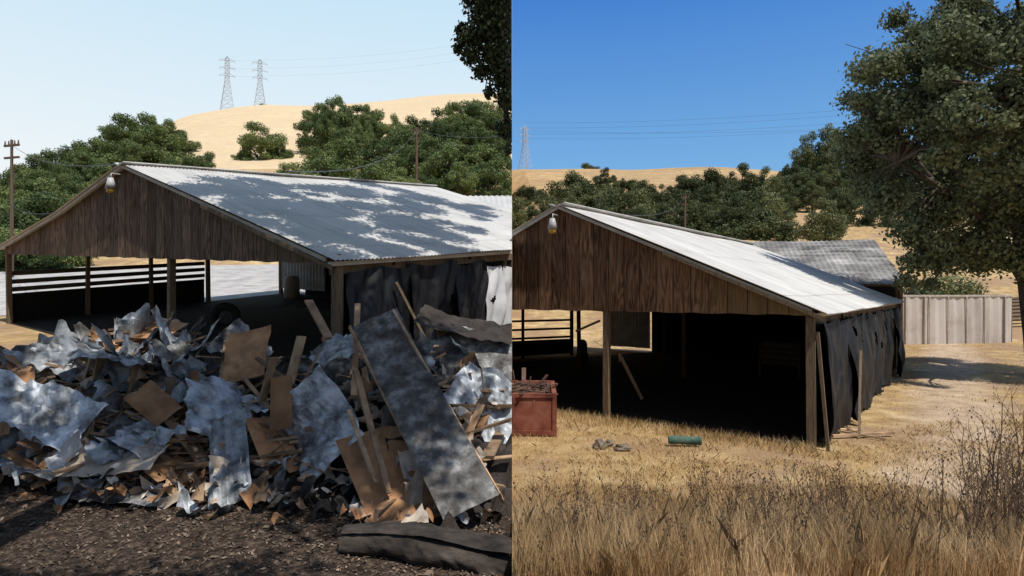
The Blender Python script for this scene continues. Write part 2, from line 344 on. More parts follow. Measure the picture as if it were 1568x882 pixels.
mb.beam((-.06,.4,1.25),(-.06,15.8,1.25),.02,2.3); finR(mb,'inner_walls',M_dark)
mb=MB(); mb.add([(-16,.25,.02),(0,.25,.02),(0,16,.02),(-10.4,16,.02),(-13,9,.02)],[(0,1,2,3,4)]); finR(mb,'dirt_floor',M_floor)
mb=MB(); corr(mb,(-12.9,15.9,2.35),(-12.9,15.9,.2),(-10.5,15.9,2.35),(-10.5,15.9,.2),.18,.03,2); finR(mb,'sheet_panel',M_white)
mb=MB(); mb.beam((-12.95,15.8,2.3),(-12.95,15.8,0),.14)
mb.beam((-4.9,.5,2.35),(-5.7,.7,2.05),.05); mb.beam((-4.3,.4,1.55),(-3.95,.9,.45),.05,.07); mb.beam((-4.35,.5,1.4),(-4.2,.2,1.6),.05)
mb.beam((.62,1.6,0),(.45,3.2,1.7),.05); mb.beam((.3,.1,0),(.12,.05,2.3),.06)
finR(mb,'braces',M_post)
mb=MB()
for z in (.9,1.3,1.7): mb.beam((-15.2,7.5,z),(-12.9,12.3,z),.05,.1)
mb.beam((-15.2,7.5,.45),(-12.9,12.3,.45),.05,.7); mb.beam((-12.9,12.3,0),(-12.9,12.3,2.6),.13); mb.beam((-14.05,9.9,0),(-14.05,9.9,2.6),.1)
finR(mb,'rail_wall',M_dark)
mb=MB()
for z in (.55,.75,.95,1.15): mb.beam((-3.6,10.0,z),(-2.3,10.0,z),.04,.16)
for x in (-3.6,-2.3): mb.beam((x,9.95,0),(x,9.95,1.25),.07)
mb.beam((-3.6,10.6,1.24),(-2.3,10.6,1.24),1.1,.04)
finR(mb,'wooden_crate',M_post)
angL=math.radians(34.9); SL=.109
D=11.0
profL=[(0.05,2.74),(-7.75,4.79),(-11.8,3.62),(-16.7,2.50)]
eL,finL=barn(True,-3.22,D,-.24+SL*D,angL,SL,profL,((-16.7,2.32),(0,2.62)),11,
  [(0,0,.15),(-5.9,0,.14),(-16.6,0,.14),(0,2.6,.1),(0,5.2,.1),(-16.6,2.3,.12),(-16.6,4.5,.12),(-16.6,6.8,.14),(-16.6,10.3,.14),(-9,10.8,.14),(-4.6,10.8,.14)],M_sideL)
tarp(finL,[(.2,1.9,2.55,.2),(1.8,3.3,2.55,.3),(3.2,4.4,2.5,.2)],9,bulge=.1,hole=.8)
tarp(finL,[(4.4,5.0,2.4,.3),(5.05,6.2,2.3,.2)],11,'plastic_sheet',M_white)
mb=MB()
for z in (1.12,1.38,1.66): mb.beam((-16.7,.1,z),(-16.7,6.8,z+random.uniform(-.03,.03)),.06,.15)
finL(mb,'fence_rails',M_rail)
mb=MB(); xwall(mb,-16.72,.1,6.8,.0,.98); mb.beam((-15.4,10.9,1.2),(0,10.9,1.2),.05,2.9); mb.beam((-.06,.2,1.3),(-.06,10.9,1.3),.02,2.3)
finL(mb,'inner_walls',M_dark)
mb=MB(); corr(mb,(-16.7,10.4,2.3),(-16.7,10.4,.3),(-13.8,10.7,2.3),(-13.8,10.7,.3),.2,.03,2); finL(mb,'sheet_panel',M_white)
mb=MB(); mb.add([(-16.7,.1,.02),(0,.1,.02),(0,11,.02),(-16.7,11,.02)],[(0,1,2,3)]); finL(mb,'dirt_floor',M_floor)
mb=MB(); mb.tube([(-14.9,9.8,.02),(-14.9,9.8,.85),(-14.9,9.8,.98),(-14.9,9.8,1.02)],[.34,.34,.28,.1],18); finL(mb,'water_barrel',M_panel,True)
mb=MB(); mb.beam((-1.6,2.5,2.2),(-1.2,.9,.3),.05,.08); mb.beam((-2.6,3.6,2.3),(-2.5,1.6,.2),.05,.08); mb.beam((.3,1.3,2.2),(.6,2.1,.6),.05); finL(mb,'braces',M_post)
def shed(west,loc,rz,W,Dp,zw,zr,rm):
    e=empty('metal_shed',loc,rz); mb=MB()
    corr(mb,(-.2,Dp/2,zr),(-.2,-.3,zw-.05),(W+.2,Dp/2,zr),(W+.2,-.3,zw-.05),.25,.02); corr(mb,(-.2,Dp/2,zr),(-.2,Dp+.3,zw-.05),(W+.2,Dp/2,zr),(W+.2,Dp+.3,zw-.05),.25,.02)
    CL.append((mb.obj('roof',rm,e),west))
    mb=MB()
    for x in (0,W):
        mb.add([(x,0,-.5),(x,Dp,-.5),(x,Dp,zw),(x,Dp/2,zr-.05),(x,0,zw)],[(0,1,2,3,4)])
    mb.add([(0,0,-.5),(W,0,-.5),(W,0,zw-.03),(0,0,zw-.03)],[(0,1,2,3)]); mb.add([(0,Dp,-.5),(W,Dp,-.5),(W,Dp,zw-.03),(0,Dp,zw-.03)],[(0,1,2,3)])
    CL.append((mb.obj('walls',M_sideL,e),west))
    mb=MB()
    for x in np.arange(0,W+.1,2.2): mb.beam((x,-.12,-.4),(x,-.12,zw-.1),.12)
    CL.append((mb.obj('posts',M_post,e),west))
shed(False,(11.2,29.6,0),math.radians(-14),6.6,8.6,3.45,5.75,M_roof_shade)
shed(True,(-6.2,24.2,hz(-3,24,True)),math.radians(4),9,9,3.0,5.2,M_roof)
# ------------------------------------------------------------------ leaves & trees
def leaves(centers,radii,n,size,r,flat=.75,jit=.6,shell=.35):
    C=np.array(centers); R=np.array(radii); w=R**2; idx=r.choice(len(C),n,p=w/w.sum())
    d=r.normal(size=(n,3)); d/=np.linalg.norm(d,axis=1)[:,None]
    rr=R[idx]*(1-shell*r.random(n)**1.0+.16*r.normal(size=n)); P=C[idx]+d*rr[:,None]*np.array([1,1,flat])
    nn=d+jit*r.normal(size=(n,3)); nn/=np.linalg.norm(nn,axis=1)[:,None]
    t=np.cross(nn,r.normal(size=(n,3))); t/=np.linalg.norm(t,axis=1)[:,None]; b=np.cross(nn,t)
    s=(size*(.6+.8*r.random(n)))[:,None]
    return np.stack([P+t*s*.5,P+b*s*.32,P-t*s*.5,P-b*s*.32],1).reshape(-1,3)
def tree_data(name,seed,mat,nleaf=15000,size=.33,shape=1.0):
    r=np.random.default_rng(seed); cs=[];rs=[]
    n=46
    for i in range(n):
        a=r.uniform(0,2*math.pi); cz=r.uniform(-.85,1); sr=math.sqrt(1-cz*cz)
        k=r.uniform(.6,1.12); cs.append((sr*math.cos(a)*4.4*k,sr*math.sin(a)*4.4*k,6.2+cz*4.3*k*shape)); rs.append(r.uniform(.5,1.6))
    for i in range(14): cs.append(tuple(r.normal(0,1.6,3)+np.array([0,0,5.6]))); rs.append(1.3)
    q=leaves(cs,rs,nleaf,size,r,.75,.6,.4)
    mb=MB(); mb.tube([(0,0,-2),(.1,0,1.5),(-.1,.1,3.5)],[.5,.38,.3],8)
    for c in cs[:9]: mb.tube([(-.1,.1,3.2),((c[0])*.5,c[1]*.5,c[2]*.5+2),(c[0]*.95,c[1]*.95,c[2])],[.22,.14,.05],5,False)
    nb=mb.n; nq=len(q)//4
    V=np.vstack([np.array(mb.v),q]); me=bpy.data.meshes.new(name)
    F=mb.f+[tuple(nb+4*i+k for k in range(4)) for i in range(nq)]
    me.from_pydata(V.tolist(),[],F); me.materials.append(M_bark); me.materials.append(mat)
    mi=np.zeros(len(F),dtype=np.int32); mi[len(mb.f):]=1; me.polygons.foreach_set('material_index',mi); me.update(); return me
TL=[tree_data('oak_mesh_w%d'%i,20+i,M_leafL,shape=(1,.85,1.2,1.05)[i]) for i in range(4)]
TR=[tree_data('oak_mesh_e%d'%i,40+i,M_leafR,shape=(1,.85,1.15,1.05)[i]) for i in range(4)]
def plant(b,dist,top,width,west,parent=None,name='oak_tree'):
    x=b*dist; zb=hz(x,dist,west)-.3; zt=CAMZ+top*dist; H=max(zt-zb,width*random.uniform(.95,1.2))
    H=min(H,width*1.6)
    o=bpy.data.objects.new(name,random.choice(TL if west else TR)); link(o)
    o.location=(x,dist,zt-H); o.scale=(width/11,width/11,H/11.6); o.rotation_euler=(0,0,random.uniform(0,6.28))
    if parent: o.parent=parent
    CL.append((o,west)); return o
B=lambda px:(px-784)/945.; T=lambda py:(445-py)/945.
wL=empty('oak_woodland'); wR=empty('oak_woodland')
def mass(pts,dist,west,step,par,wd,jit=6,dj=7):
    px=pts[0][0]
    while px<=pts[-1][0]:
        py=np.interp(px,[p[0] for p in pts],[p[1] for p in pts])+random.uniform(-jit,jit*2.4)
        plant(B(px+random.uniform(-7,7)),dist+random.uniform(-dj,dj),T(py),wd*random.choice((.6,.8,1,1.15,1.35)),west,par)
        px+=step*random.uniform(.7,1.15)
mass([(-30,258),(40,246),(90,228),(150,196),(180,178),(215,168),(262,172),(290,206)],150,True,22,wL,11,4)
mass([(-30,270),(60,254),(120,234),(200,205),(260,212),(320,232)],118,True,27,wL,10)
mass([(-40,288),(60,275),(140,254),(230,243),(300,250)],88,True,30,wL,9)
mass([(-40,306),(20,294),(70,292),(120,280),(180,268)],64,True,32,wL,7)
mass([(-40,345),(20,325),(60,330),(95,345)],50,True,32,wL,5.5)
mass([(480,172),(520,160),(580,162),(608,186),(650,172),(700,156),(760,152),(780,150)],150,True,23,wL,11,4)
mass([(455,236),(490,212),(540,196),(600,203),(640,196),(680,184),(730,178),(778,176)],125,True,26,wL,10.5,9)
mass([(430,262),(480,236),(540,228),(600,232),(660,216),(720,206),(775,210)],100,True,28,wL,9.5,9)
mass([(360,282),(440,265),(520,255),(600,258),(680,248),(770,242)],80,True,30,wL,8,8)
for b,d,t,w in [(402,140,186,12),(372,140,226,6),(428,142,212,7),(486,160,158,9),(512,158,144,9),(555,160,158,12),(735,150,146,13),(690,150,160,10)]: plant(B(b),d,T(t),w,True,wL)
plant(B(398),396,T(156),13,True)
mass([(800,292),(840,284),(880,266),(915,256),(960,260),(985,278),(1030,278),(1080,260),(1130,256),(1190,264)],125,False,20,wR,10,4)
mass([(1195,262),(1240,256),(1300,248),(1360,240),(1450,235),(1600,230)],128,False,25,wR,11,5)
mass([(790,306),(840,303),(900,288),(1000,294),(1060,282),(1130,278),(1200,288)],104,False,22,wR,9.5,6)
mass([(860,326),(960,320),(1050,316),(1120,306),(1190,312)],84,False,24,wR,8,6,4)
mass([(1215,282),(1260,278),(1300,283)],112,False,22,wR,7.5)
mass([(1325,292),(1400,290),(1500,280),(1600,270)],98,False,32,wR,9)
for b,d,t,w in [(812,135,276,9),(1240,135,208,9),(1275,132,191,11),(1215,131,243,7),(1262,66,308,5.5),(1185,90,298,7),(1292,90,296,5)]: plant(B(b),d,T(t),w,False,wR)
plant(B(902),396,T(248),17,False)
def near_oak(e,limbs,clumps,n,size,west,seed,mat=None,flat=.7,tw=1):
    r=np.random.default_rng(seed); mb=MB()
    for pts,rad in limbs: mb.tube(pts,rad,9)
    cs=[c[:3] for c in clumps]; rs=[c[3] for c in clumps]
    tips=[p for pts,_ in limbs for p in pts[1:]]
    for c in clumps:
        t=min(tips,key=lambda p:(Vector(p)-Vector(c[:3])).length); m_=(Vector(t)+Vector(c[:3]))/2+Vector((0,0,.25))
        mb.tube([t,m_,c[:3]],[.07*tw,.045*tw,.02*tw],5,False)
        for k in range(3):
            q=Vector(c[:3])+Vector(r.normal(size=3))*c[3]*.5; mb.tube([m_,q],[.025*tw,.01],4,False)
    CL.append((mb.obj('trunk_and_limbs',M_bark,e,True),west))
    me=npmesh('leaves',leaves(cs,rs,n,size,r,flat,.7,.75),4,mat or M_leafN); o=bpy.data.objects.new('foliage',me); link(o); o.parent=e; CL.append((o,west))
r=np.random.default_rng(5); cl=[]
while len(cl)<175:
    p=r.uniform(-1,1,3); q=np.linalg.norm(p)
    if q>1 or q<.4: continue
    cl.append((17.7+p[0]*6.0,21.5+p[1]*5,8.9+p[2]*5.4,r.uniform(.4,1.2)))
for p in [(13.2,20.5,5.2,.8),(13.9,20.6,4.6,.8),(13.4,20.5,4.0,.6),(14.6,21,4.1,.7),(15.5,21,4.6,.9),(16.5,21,4.3,.8),(12.6,20.8,6.2,.8),(13.1,20.5,3.4,.45),(17.3,21,4.0,.7),(13.9,20.5,3.3,.35),(11.9,20.6,8.4,.6),(11.7,20.6,9.4,.5),(13.6,20.6,5.0,.7),(14.4,20.6,5.6,.9),(12.9,20.6,10.9,.5),(13.6,20.8,11.8,.5),(15.3,21,13.2,.6)]: cl.append(p)
for i in range(20): cl.append((r.uniform(12.4,15.2),r.uniform(16.4,19.6),r.uniform(7.0,10.6),r.uniform(.35,.7)))
tr=[([(19.2,22.4,-.3),(18.8,22.2,1.5),(18.2,21.8,3.6),(17.7,21.6,6)],[.42,.34,.3,.24]),
    ([(18.2,21.8,3.4),(16.4,21.2,5.4),(14.4,20.8,6.6),(12.9,20.6,7.4)],[.24,.17,.1,.05]),
    ([(17.8,21.7,5.4),(16.2,21.2,8),(14.8,21,10.2)],[.2,.13,.05]),([(17.7,21.6,6),(18,21.5,9),(17.6,21.3,12)],[.22,.14,.05]),
    ([(18.2,21.8,4),(20,21,7),(21.5,20.5,9)],[.22,.14,.05]),([(18.2,21.8,3.8),(17.2,19.4,6.5),(15,18,8.4)],[.2,.12,.05])]
near_oak(empty('oak_tree'),tr,cl,185000,.145,False,6)
# large oak west of the photographer : trunk behind, crown spreading over the yard and barn
eo=empty('oak_tree'); cl=[]
for i in range(66):
    x,y=r.uniform(-11,1.9),r.uniform(-.5,7.6)
    if (x+.95)**2+(y-2.7)**2<1.4 or (x+6.3)**2+(y-4.2)**2<.6: continue
    cl.append((x,y,r.uniform(10.2,12.4),r.uniform(.9,1.45)))
tr=[([(-2.5,-4,0),(-2.6,-3.8,3),(-2.4,-3.2,6),(-2.2,-2,8.5)],[.75,.6,.5,.42]),([(-2.2,-2,8.2),(-2,2,11),(-1,6,12.2)],[.36,.28,.16]),
    ([(-2.4,-2.4,7.6),(-6,1,10.5),(-9.5,4,11.4)],[.34,.22,.1]),([(-2,2,11),(-4.5,6,11.6)],[.2,.08])]
near_oak(eo,tr,cl,90000,.18,None,8)
cl=[]
while len(cl)<105:
    x=r.uniform(-4.6,1.9); y=r.uniform(8,18.5)
    if x<-3.6 and y>15: continue
    cl.append((x,y,r.uniform(12.9,14.6),r.uniform(.35,.85)))
tr=[([(-1,6,12.2),(-.4,10,12.9),(.2,14,13.6),(.3,17,13.9)],[.12,.08,.05,.03]),([(-1,6,12.2),(-3,10,13),(-3.6,13,13.5)],[.09,.05,.03])]
near_oak(eo,tr,cl,45000,.2,None,9,flat=.5,tw=.5)
cl=[(-.15,12,9.0,.55),(-.5,12,8.65,.42),(-.1,12,8.3,.5),(-.45,12,8.15,.42),(-.85,12,8.0,.28),(-.3,12,7.7,.42),(-.1,12,7.3,.4),(-.8,12,7.65,.2),(-.05,12,6.85,.32),(-1.05,12,7.8,.12),(-.6,12,7.35,.18),(-.8,12,8.8,.2),(-.1,12.2,6.3,.22),(-.05,12.2,5.9,.12),(-.98,12,8.2,.13),(-.45,12,6.95,.12),(-.62,12,9.1,.3)]
tr=[([(.9,9.5,12.7),(.4,11.5,10.6),(-.05,12,9.3),(-.3,12,8.2)],[.08,.06,.05,.025])]
near_oak(eo,tr,cl,17000,.085,True,10,M_leafD,.95,.5)
# ------------------------------------------------------------------ debris pile (west yard)
def gz(x,y): return hz(x,y,True)
FR=lambda x: float(np.interp(x,[-11,-6,-3,0],[8.7,8.0,7.6,6.9]))
def mh(x,y):
    base=float(np.interp(x,[-11,-8.5,-7.4,-6,-5.0,-4.2,-3.2,-2.4,-1,0],[.75,1.0,1.3,1.5,1.2,.85,.8,1.1,1.05,.95]))
    t=(y-FR(x))/2.3; t2=(12.0-y)/1.6
    return base*max(0,min(1,t))**.75*max(0,min(1,t2))**.7
pile=empty('debris_pile')
core=MB(); vs=[];fs=[]; NX,NY=150,70
for j in range(NY+1):
    for i in range(NX+1):
        x=-12+12*i/NX; y=6.7+5.5*j/NY; h=mh(x,y); vs.append((x,y,gz(x,y)-.03+h*.8+(.4*mn.noise((x*2.2,y*2.2,0))+.2*mn.noise((x*6,y*6,4)) if h>.1 else 0)-(.1 if h<.05 else 0)))
for j in range(NY):
    for i in range(NX): fs.append((j*(NX+1)+i,j*(NX+1)+i+1,(j+1)*(NX+1)+i+1,(j+1)*(NX+1)+i))
core.add(vs,fs); CL.append((core.obj('core',M_tar_shade,pile),True))  # dark core colour stands in for shade between the debris
rd=random.Random(21)
def sheetgeo(w,l,crumple,corrug=0,bend=0,seed=0):
    r=random.Random(seed); cell=.04 if max(w,l)<1.2 else .055; nx=max(4,int(w/cell)); ny=max(4,int(l/cell))
    if corrug: nx=max(nx,int(w/.035))
    o=r.uniform(0,90)
    creases=[(r.uniform(0,3.14),r.uniform(-.35,.35)*max(w,l),r.choice((-1,1))*r.uniform(.4,1.3)) for _ in range(3)]
    sk=r.uniform(-.35,.35); tp=r.uniform(-.3,.3)
    if crumple<.06: sk*=.2; tp*=.2
    vs=[]
    for j in range(ny+1):
        for i in range(nx+1):
            x=(i/nx-.5)*w; y=(j/ny-.5)*l; z=0
            if crumple:
                n1=abs(mn.noise((x*1.8+o,y*1.8,o))); n2=abs(mn.noise((x*4.5,y*4.5+o,2))); n3=mn.noise((x*11,y*11,o))
                z=crumple*(2.2*n1+1.4*n2+.35*n3)
                for a,of,s in creases:
                    d=x*math.cos(a)+y*math.sin(a)-of
                    if d>0: z+=s*d*min(.8,crumple*5)
                x2=x*(1+tp*y/l)+sk*y*.5+.35*crumple*mn.noise((y*5,o,1))*(abs(x)/w*2); y2=y+.5*crumple*mn.noise((x*5,o,6))*(abs(y)/l*2)
            else: x2,y2=x+sk*y*.3,y+tp*x*.5+(.05*mn.noise((x*14,o,3)) if j==ny and seed<1 else 0)
            if bend: z+=bend*(y/l*2)**2*.25*l
            if corrug: z+=corrug*math.sin(x*2*math.pi/.14)
            vs.append(Vector((x2,y2,z)))
    fs=[(j*(nx+1)+i,j*(nx+1)+i+1,(j+1)*(nx+1)+i+1,(j+1)*(nx+1)+i) for j in range(ny) for i in range(nx)]
    return vs,fs
def place(mb,vs,fs,loc,rot):
    M=Matrix.Translation(loc)@rot.to_matrix().to_4x4()
    V=[M@v for v in vs]
    # nothing in the heap stands more than about 0.75 m above the heap surface
    lim=gz(loc.x,loc.y)+mh(loc.x,loc.y)+.62; top=max(v.z for v in V)
    if top>lim: V=[v-Vector((0,0,top-lim)) for v in V]
    mb.add(V,fs)
def frame(p,q,side):
    p=Vector(p);q=Vector(q); y=(q-p).normalized(); x=Vector(side); x=(x-y*x.dot(y)).normalized(); z=x.cross(y)
    M=Matrix((x,y,z)).transposed().to_4x4(); return Matrix.Translation((p+q)/2)@M,(q-p).length
mats={'sheet_metal':M_galv,'dirty_metal':M_galv2,'plywood':M_ply,'planks':M_plank,'plaster':M_insul,'tar_paper_gap_shade':M_tar_shade,'plastic':M_white}
PB={k:MB() for k in mats}
cl_=lambda v,a: max(-a,min(a,v))
def scatter(kind,n,wl,ll,cr,xr=(-11,-.2),tilt=.9,corr_p=0,lift=.1,tmin=.05,dep=3.0):
    for i in range(n):
        x=rd.uniform(*xr); y=FR(x)+tmin+rd.random()**1.2*dep
        h=mh(x,y); w=rd.uniform(*wl); l=rd.uniform(*ll)
        if x>-2.9 and y<9.0 and w>.3: w*=.5; l*=.5; lift_=-.12
        else: lift_=0
        vs,fs=sheetgeo(w,l,cr*rd.uniform(.5,1.4),.016 if rd.random()<corr_p else 0,rd.uniform(-.4,.4) if cr else 0,rd.random())
        mx=.75 if l>.9 else 1.1
        rot=Euler((cl_(rd.gauss(.4,.3)*tilt,mx),cl_(rd.gauss(0,.35)*tilt,.6),rd.uniform(-1.3,1.3)))
        place(PB[kind],vs,fs,Vector((x,y,gz(x,y)+h*.92+lift_+rd.uniform(-.05,lift))),rot)
scatter('sheet_metal',20,(.6,1.1),(.9,1.7),.15,(-10,-4.3),.7,.25)
scatter('sheet_metal',14,(.5,.9),(.9,1.5),.15,(-3.8,-.3),.8,.25)
scatter('sheet_metal',38,(.2,.55),(.35,.9),.22,(-9.5,-4.5),1.2,.2,.2)
scatter('dirty_metal',20,(.4,1.0),(.7,1.6),.15,corr_p=.35)
scatter('tar_paper_gap_shade',8,(.4,.8),(.6,1.1),.15,tilt=.6)
scatter('plywood',46,(.2,.65),(.4,1.1),.0,tilt=1.1,lift=.2)
scatter('plywood',16,(.4,.8),(.6,1.1),.0,(-10,-6),1.1,lift=.25)
scatter('plaster',150,(.06,.24),(.1,.4),.15,tmin=-.1,dep=2)
scatter('plastic',6,(.3,.5),(.5,.8),.3,(-9,-5),1.2,0,.2,0,1.5)
for i in range(700):
    zone=rd.random()
    x=rd.uniform(-9.5,-4.0) if zone<.5 else rd.uniform(-11,-.2); y=FR(x)+rd.random()**1.3*(1.4 if zone<.5 else 3); z=gz(x,y)+mh(x,y)+rd.uniform(-.02,.22)
    a=rd.gauss(0,.6) if zone<.5 else rd.uniform(0,3.14); el=rd.gauss(0,.25) if rd.random()<.88 else rd.uniform(.6,1.3); L=rd.uniform(.15,1.2)
    d=Vector((math.cos(a)*math.cos(el),math.sin(a)*math.cos(el),math.sin(el)))*L/2; c=Vector((x,y,z))
    PB['planks'].beam(c-d,c+d,rd.choice((.02,.04,.09,.14)),rd.choice((.015,.035)))
def big(kind,p,q,side,w,cr=.05,co=0,bend=0,seed=1):
    M,L=frame(p,q,side); vs,fs=sheetgeo(w,L,cr,co,bend,seed); PB[kind].add([M@v for v in vs],fs)
big('dirty_metal',(-1.98,8.7,2.72),(-.38,6.75,.66),(.85,.25,.3),.66,.015,0,.0,5)
PB['planks'].beam((-1.70,8.80,2.82),(-.09,6.82,.76),.02,.05); PB['planks'].beam((-2.27,8.62,2.60),(-.67,6.67,.54),.02,.05)
big('dirty_metal',(-1.35,9.6,2.2),(.3,9.3,1.8),(0,-.75,-.65),1.2,.04,0,0,6)
big('tar_paper_gap_shade',(-1.5,9.9,2.65),(.3,9.8,2.3),(0,-.8,-.45),.8,.05,0,.2,8)
big('sheet_metal',(-.9,8.8,1.7),(.2,8.4,1.2),(0,-.7,-.7),1.0,.08,0,0,9)
big('sheet_metal',(-2.95,8.2,1.75),(-2.1,7.8,.95),(.7,.1,.6),.95,.08,0,-.2,12)
big('sheet_metal',(-2.7,8.9,2.25),(-2.1,8.7,2.2),(0,-.8,-.5),.7,.1,0,0,13)
big('plywood',(-1.75,7.8,1.35),(-1.05,6.85,.5),(1,.15,-.1),.95,.0,0,0,14)
big('plywood',(-4.1,9.6,2.5),(-4.0,9.2,1.75),(1,0,.1),.75,.03,0,0,15)
big('plywood',(-7.1,8.6,1.95),(-6.9,8.2,1.15),(1,0,0),.9,.0,0,0,16)
big('plywood',(-7.9,8.7,1.9),(-7.8,8.3,1.3),(1,0,0),.5,.0,0,0,17)
big('plywood',(-3.1,8.3,1.95),(-3.0,8.0,1.3),(1,0,.3),.3,.0,0,0,33); big('plywood',(-5.2,8.6,1.7),(-4.6,8.3,1.4),(.3,-.6,-.6),.4,.04,0,0,34)
PB['planks'].beam((-3.0,8.8,2.45),(-3.15,8.5,1.5),.16,.03); PB['planks'].beam((-2.75,8.5,1.6),(-3.6,8.7,2.15),.07,.04); PB['planks'].beam((-2.25,9.0,2.9),(-2.1,8.2,1.7),.08,.05)
PB['planks'].beam((-1.95,7.7,2.1),(-1.4,7.0,.8),.07,.04); PB['planks'].beam((-2.05,7.75,1.6),(-1.55,7.05,.9),.05,.03)
PB['planks'].beam((-3.1,9.4,2.95),(-2.7,9.1,2.4),.14,.03); PB['planks'].beam((-3.4,8.4,1.6),(-3.2,8.3,2.2),.12,.03); PB['planks'].beam((-3.0,8.3,1.5),(-2.6,8.4,2.3),.05,.03)
PB['planks'].beam((-3.75,8.6,1.9),(-3.3,8.4,1.5),.05,.03); PB['planks'].beam((-3.8,8.3,1.35),(-2.9,8.2,1.3),.07,.03)
big('sheet_metal',(-3.75,8.1,1.5),(-3.3,7.3,.55),(.9,.1,.2),.5,.04,.014,0,18)
big('sheet_metal',(-4.2,8.6,1.9),(-3.8,8.1,1.2),(.9,.1,.3),.5,.15,.0,.2,19)
big('sheet_metal',(-7.1,8.3,1.75),(-5.6,8.0,1.35),(0.2,-.8,-.5),.7,.14,.0,.1,20)
big('sheet_metal',(-6.6,9.0,2.3),(-5.3,9.0,2.0),(0.1,-.8,-.55),.8,.14,.0,.1,27)
big('plaster',(-5.6,7.8,.85),(-4.3,7.6,1.05),(0.1,-.9,-.35),.45,.03,.0,.1,23)
big('dirty_metal',(-5.4,7.6,.62),(-4.1,7.4,.9),(0.1,-.9,-.3),.6,.05,.0,.15,24)
big('sheet_metal',(-7.8,8.4,.92),(-5.5,7.8,.66),(0.1,-.9,-.3),.45,.07,.01,0,22)
big('plastic',(-8.3,8.6,1.9),(-8.0,8.2,1.1),(1,0,0),.45,.2,.0,.2,25); big('plastic',(-7.4,8.2,1.5),(-7.3,7.9,.95),(1,0,0),.35,.2,.0,.2,26); big('plastic',(-5.75,7.9,1.35),(-5.6,7.7,.9),(1,0,0),.3,.2,.0,.2,28)
for i in range(44):
    x=rd.uniform(-8.2,-4.6) if rd.random()<.6 else rd.uniform(-3.2,-.3); y=rd.uniform(9.2,10.2); z=gz(x,y)+mh(x,y)
    vs,fs=sheetgeo(rd.uniform(.1,.32),rd.uniform(.35,.8),.2,0,.3,rd.random())
    place(PB[rd.choice(['sheet_metal','sheet_metal','dirty_metal','planks','plywood'])],vs,fs,Vector((x,y,z+.05)),Euler((rd.uniform(.5,1.5),rd.uniform(-.6,.6),rd.uniform(-1,1))))
for i in range(260):
    x=rd.uniform(-9,-.2); y=FR(x)-abs(rd.gauss(0,.35)); vs,fs=sheetgeo(rd.uniform(.03,.18),rd.uniform(.05,.28),.15,0,0,rd.random())
    place(PB[rd.choice(['plaster','planks','sheet_metal','tar_paper_gap_shade','plywood'])],vs,fs,Vector((x,y,gz(x,y)+.03)),Euler((rd.gauss(0,.2),rd.gauss(0,.2),rd.uniform(0,6))))
for k,mbk in PB.items(): CL.append((mbk.obj(k,mats[k],pile),True))
# rolled felt : spiral strip, sagging, with a torn pale end
mb=MB(); vs=[];fs=[]; NT=70; NK=64
for i in range(NT+1):
    t=i/NT; cx=-1.75+1.95*t; cy=6.4-.35*t; cz=.53-.08*t+.04*math.sin(t*5)
    for k in range(NK+1):
        a=2*math.pi*k/NK*1.35; R=.17+.085*k/NK+.03*mn.noise((t*4,k*.05,2)); R*=.55+.45*math.sin(min(1,t*1.6+.12)*math.pi/2)
        rr=R*(1+.22*mn.noise((t*5,math.cos(a),math.sin(a)))+.07*mn.noise((t*22,a*2,0)))
        vs.append((cx+.04*mn.noise((a,i*.01,1)),cy+rr*math.cos(a)*1.35,cz+rr*math.sin(a)*.8))
for i in range(NT):
    for k in range(NK): fs.append((i*(NK+1)+k,i*(NK+1)+k+1,(i+1)*(NK+1)+k+1,(i+1)*(NK+1)+k))
M_felt=nmat('old_felt',[(.35,(.015,.012,.010)),(.55,(.05,.04,.033)),(.75,(.12,.10,.085))],5,10,(.5,1,1),rough=.9,bmp=1,bd=.04)
mb.add(vs,fs); CL.append((mb.obj('rolled_felt',M_felt,None,False),True))
n=24000; P=np.stack([rng.uniform(-10,-.02,n),rng.uniform(4.6,9.0,n)],1); z=np.array([hz(a,b,True) for a,b in P])+.012
s=rng.uniform(.005,.026,n)*(1+1.2*(rng.random(n)<.05)); th=rng.uniform(0,6.28,n); tl=rng.normal(0,.4,(n,2))
q=np.zeros((n,4,3))
for k,(a,b) in enumerate(((1,0),(0,.5),(-1,0),(0,-.5))):
    dx=(a*np.cos(th)-b*np.sin(th))*s; dy=(a*np.sin(th)+b*np.cos(th))*s
    q[:,k,0]=P[:,0]+dx; q[:,k,1]=P[:,1]+dy; q[:,k,2]=z+dx*tl[:,0]+dy*tl[:,1]+.006
M_lit=nmat('leaf_litter',[(.3,(.05,.034,.024)),(.7,(.2,.15,.11))],3,3,world=True,bmp=0,island=1.6)
q=q.reshape(-1,3); q[:,0]=np.minimum(q[:,0],-.004)
o=bpy.data.objects.new('leaf_litter',npmesh('leaf_litter',q,4,M_lit)); link(o)
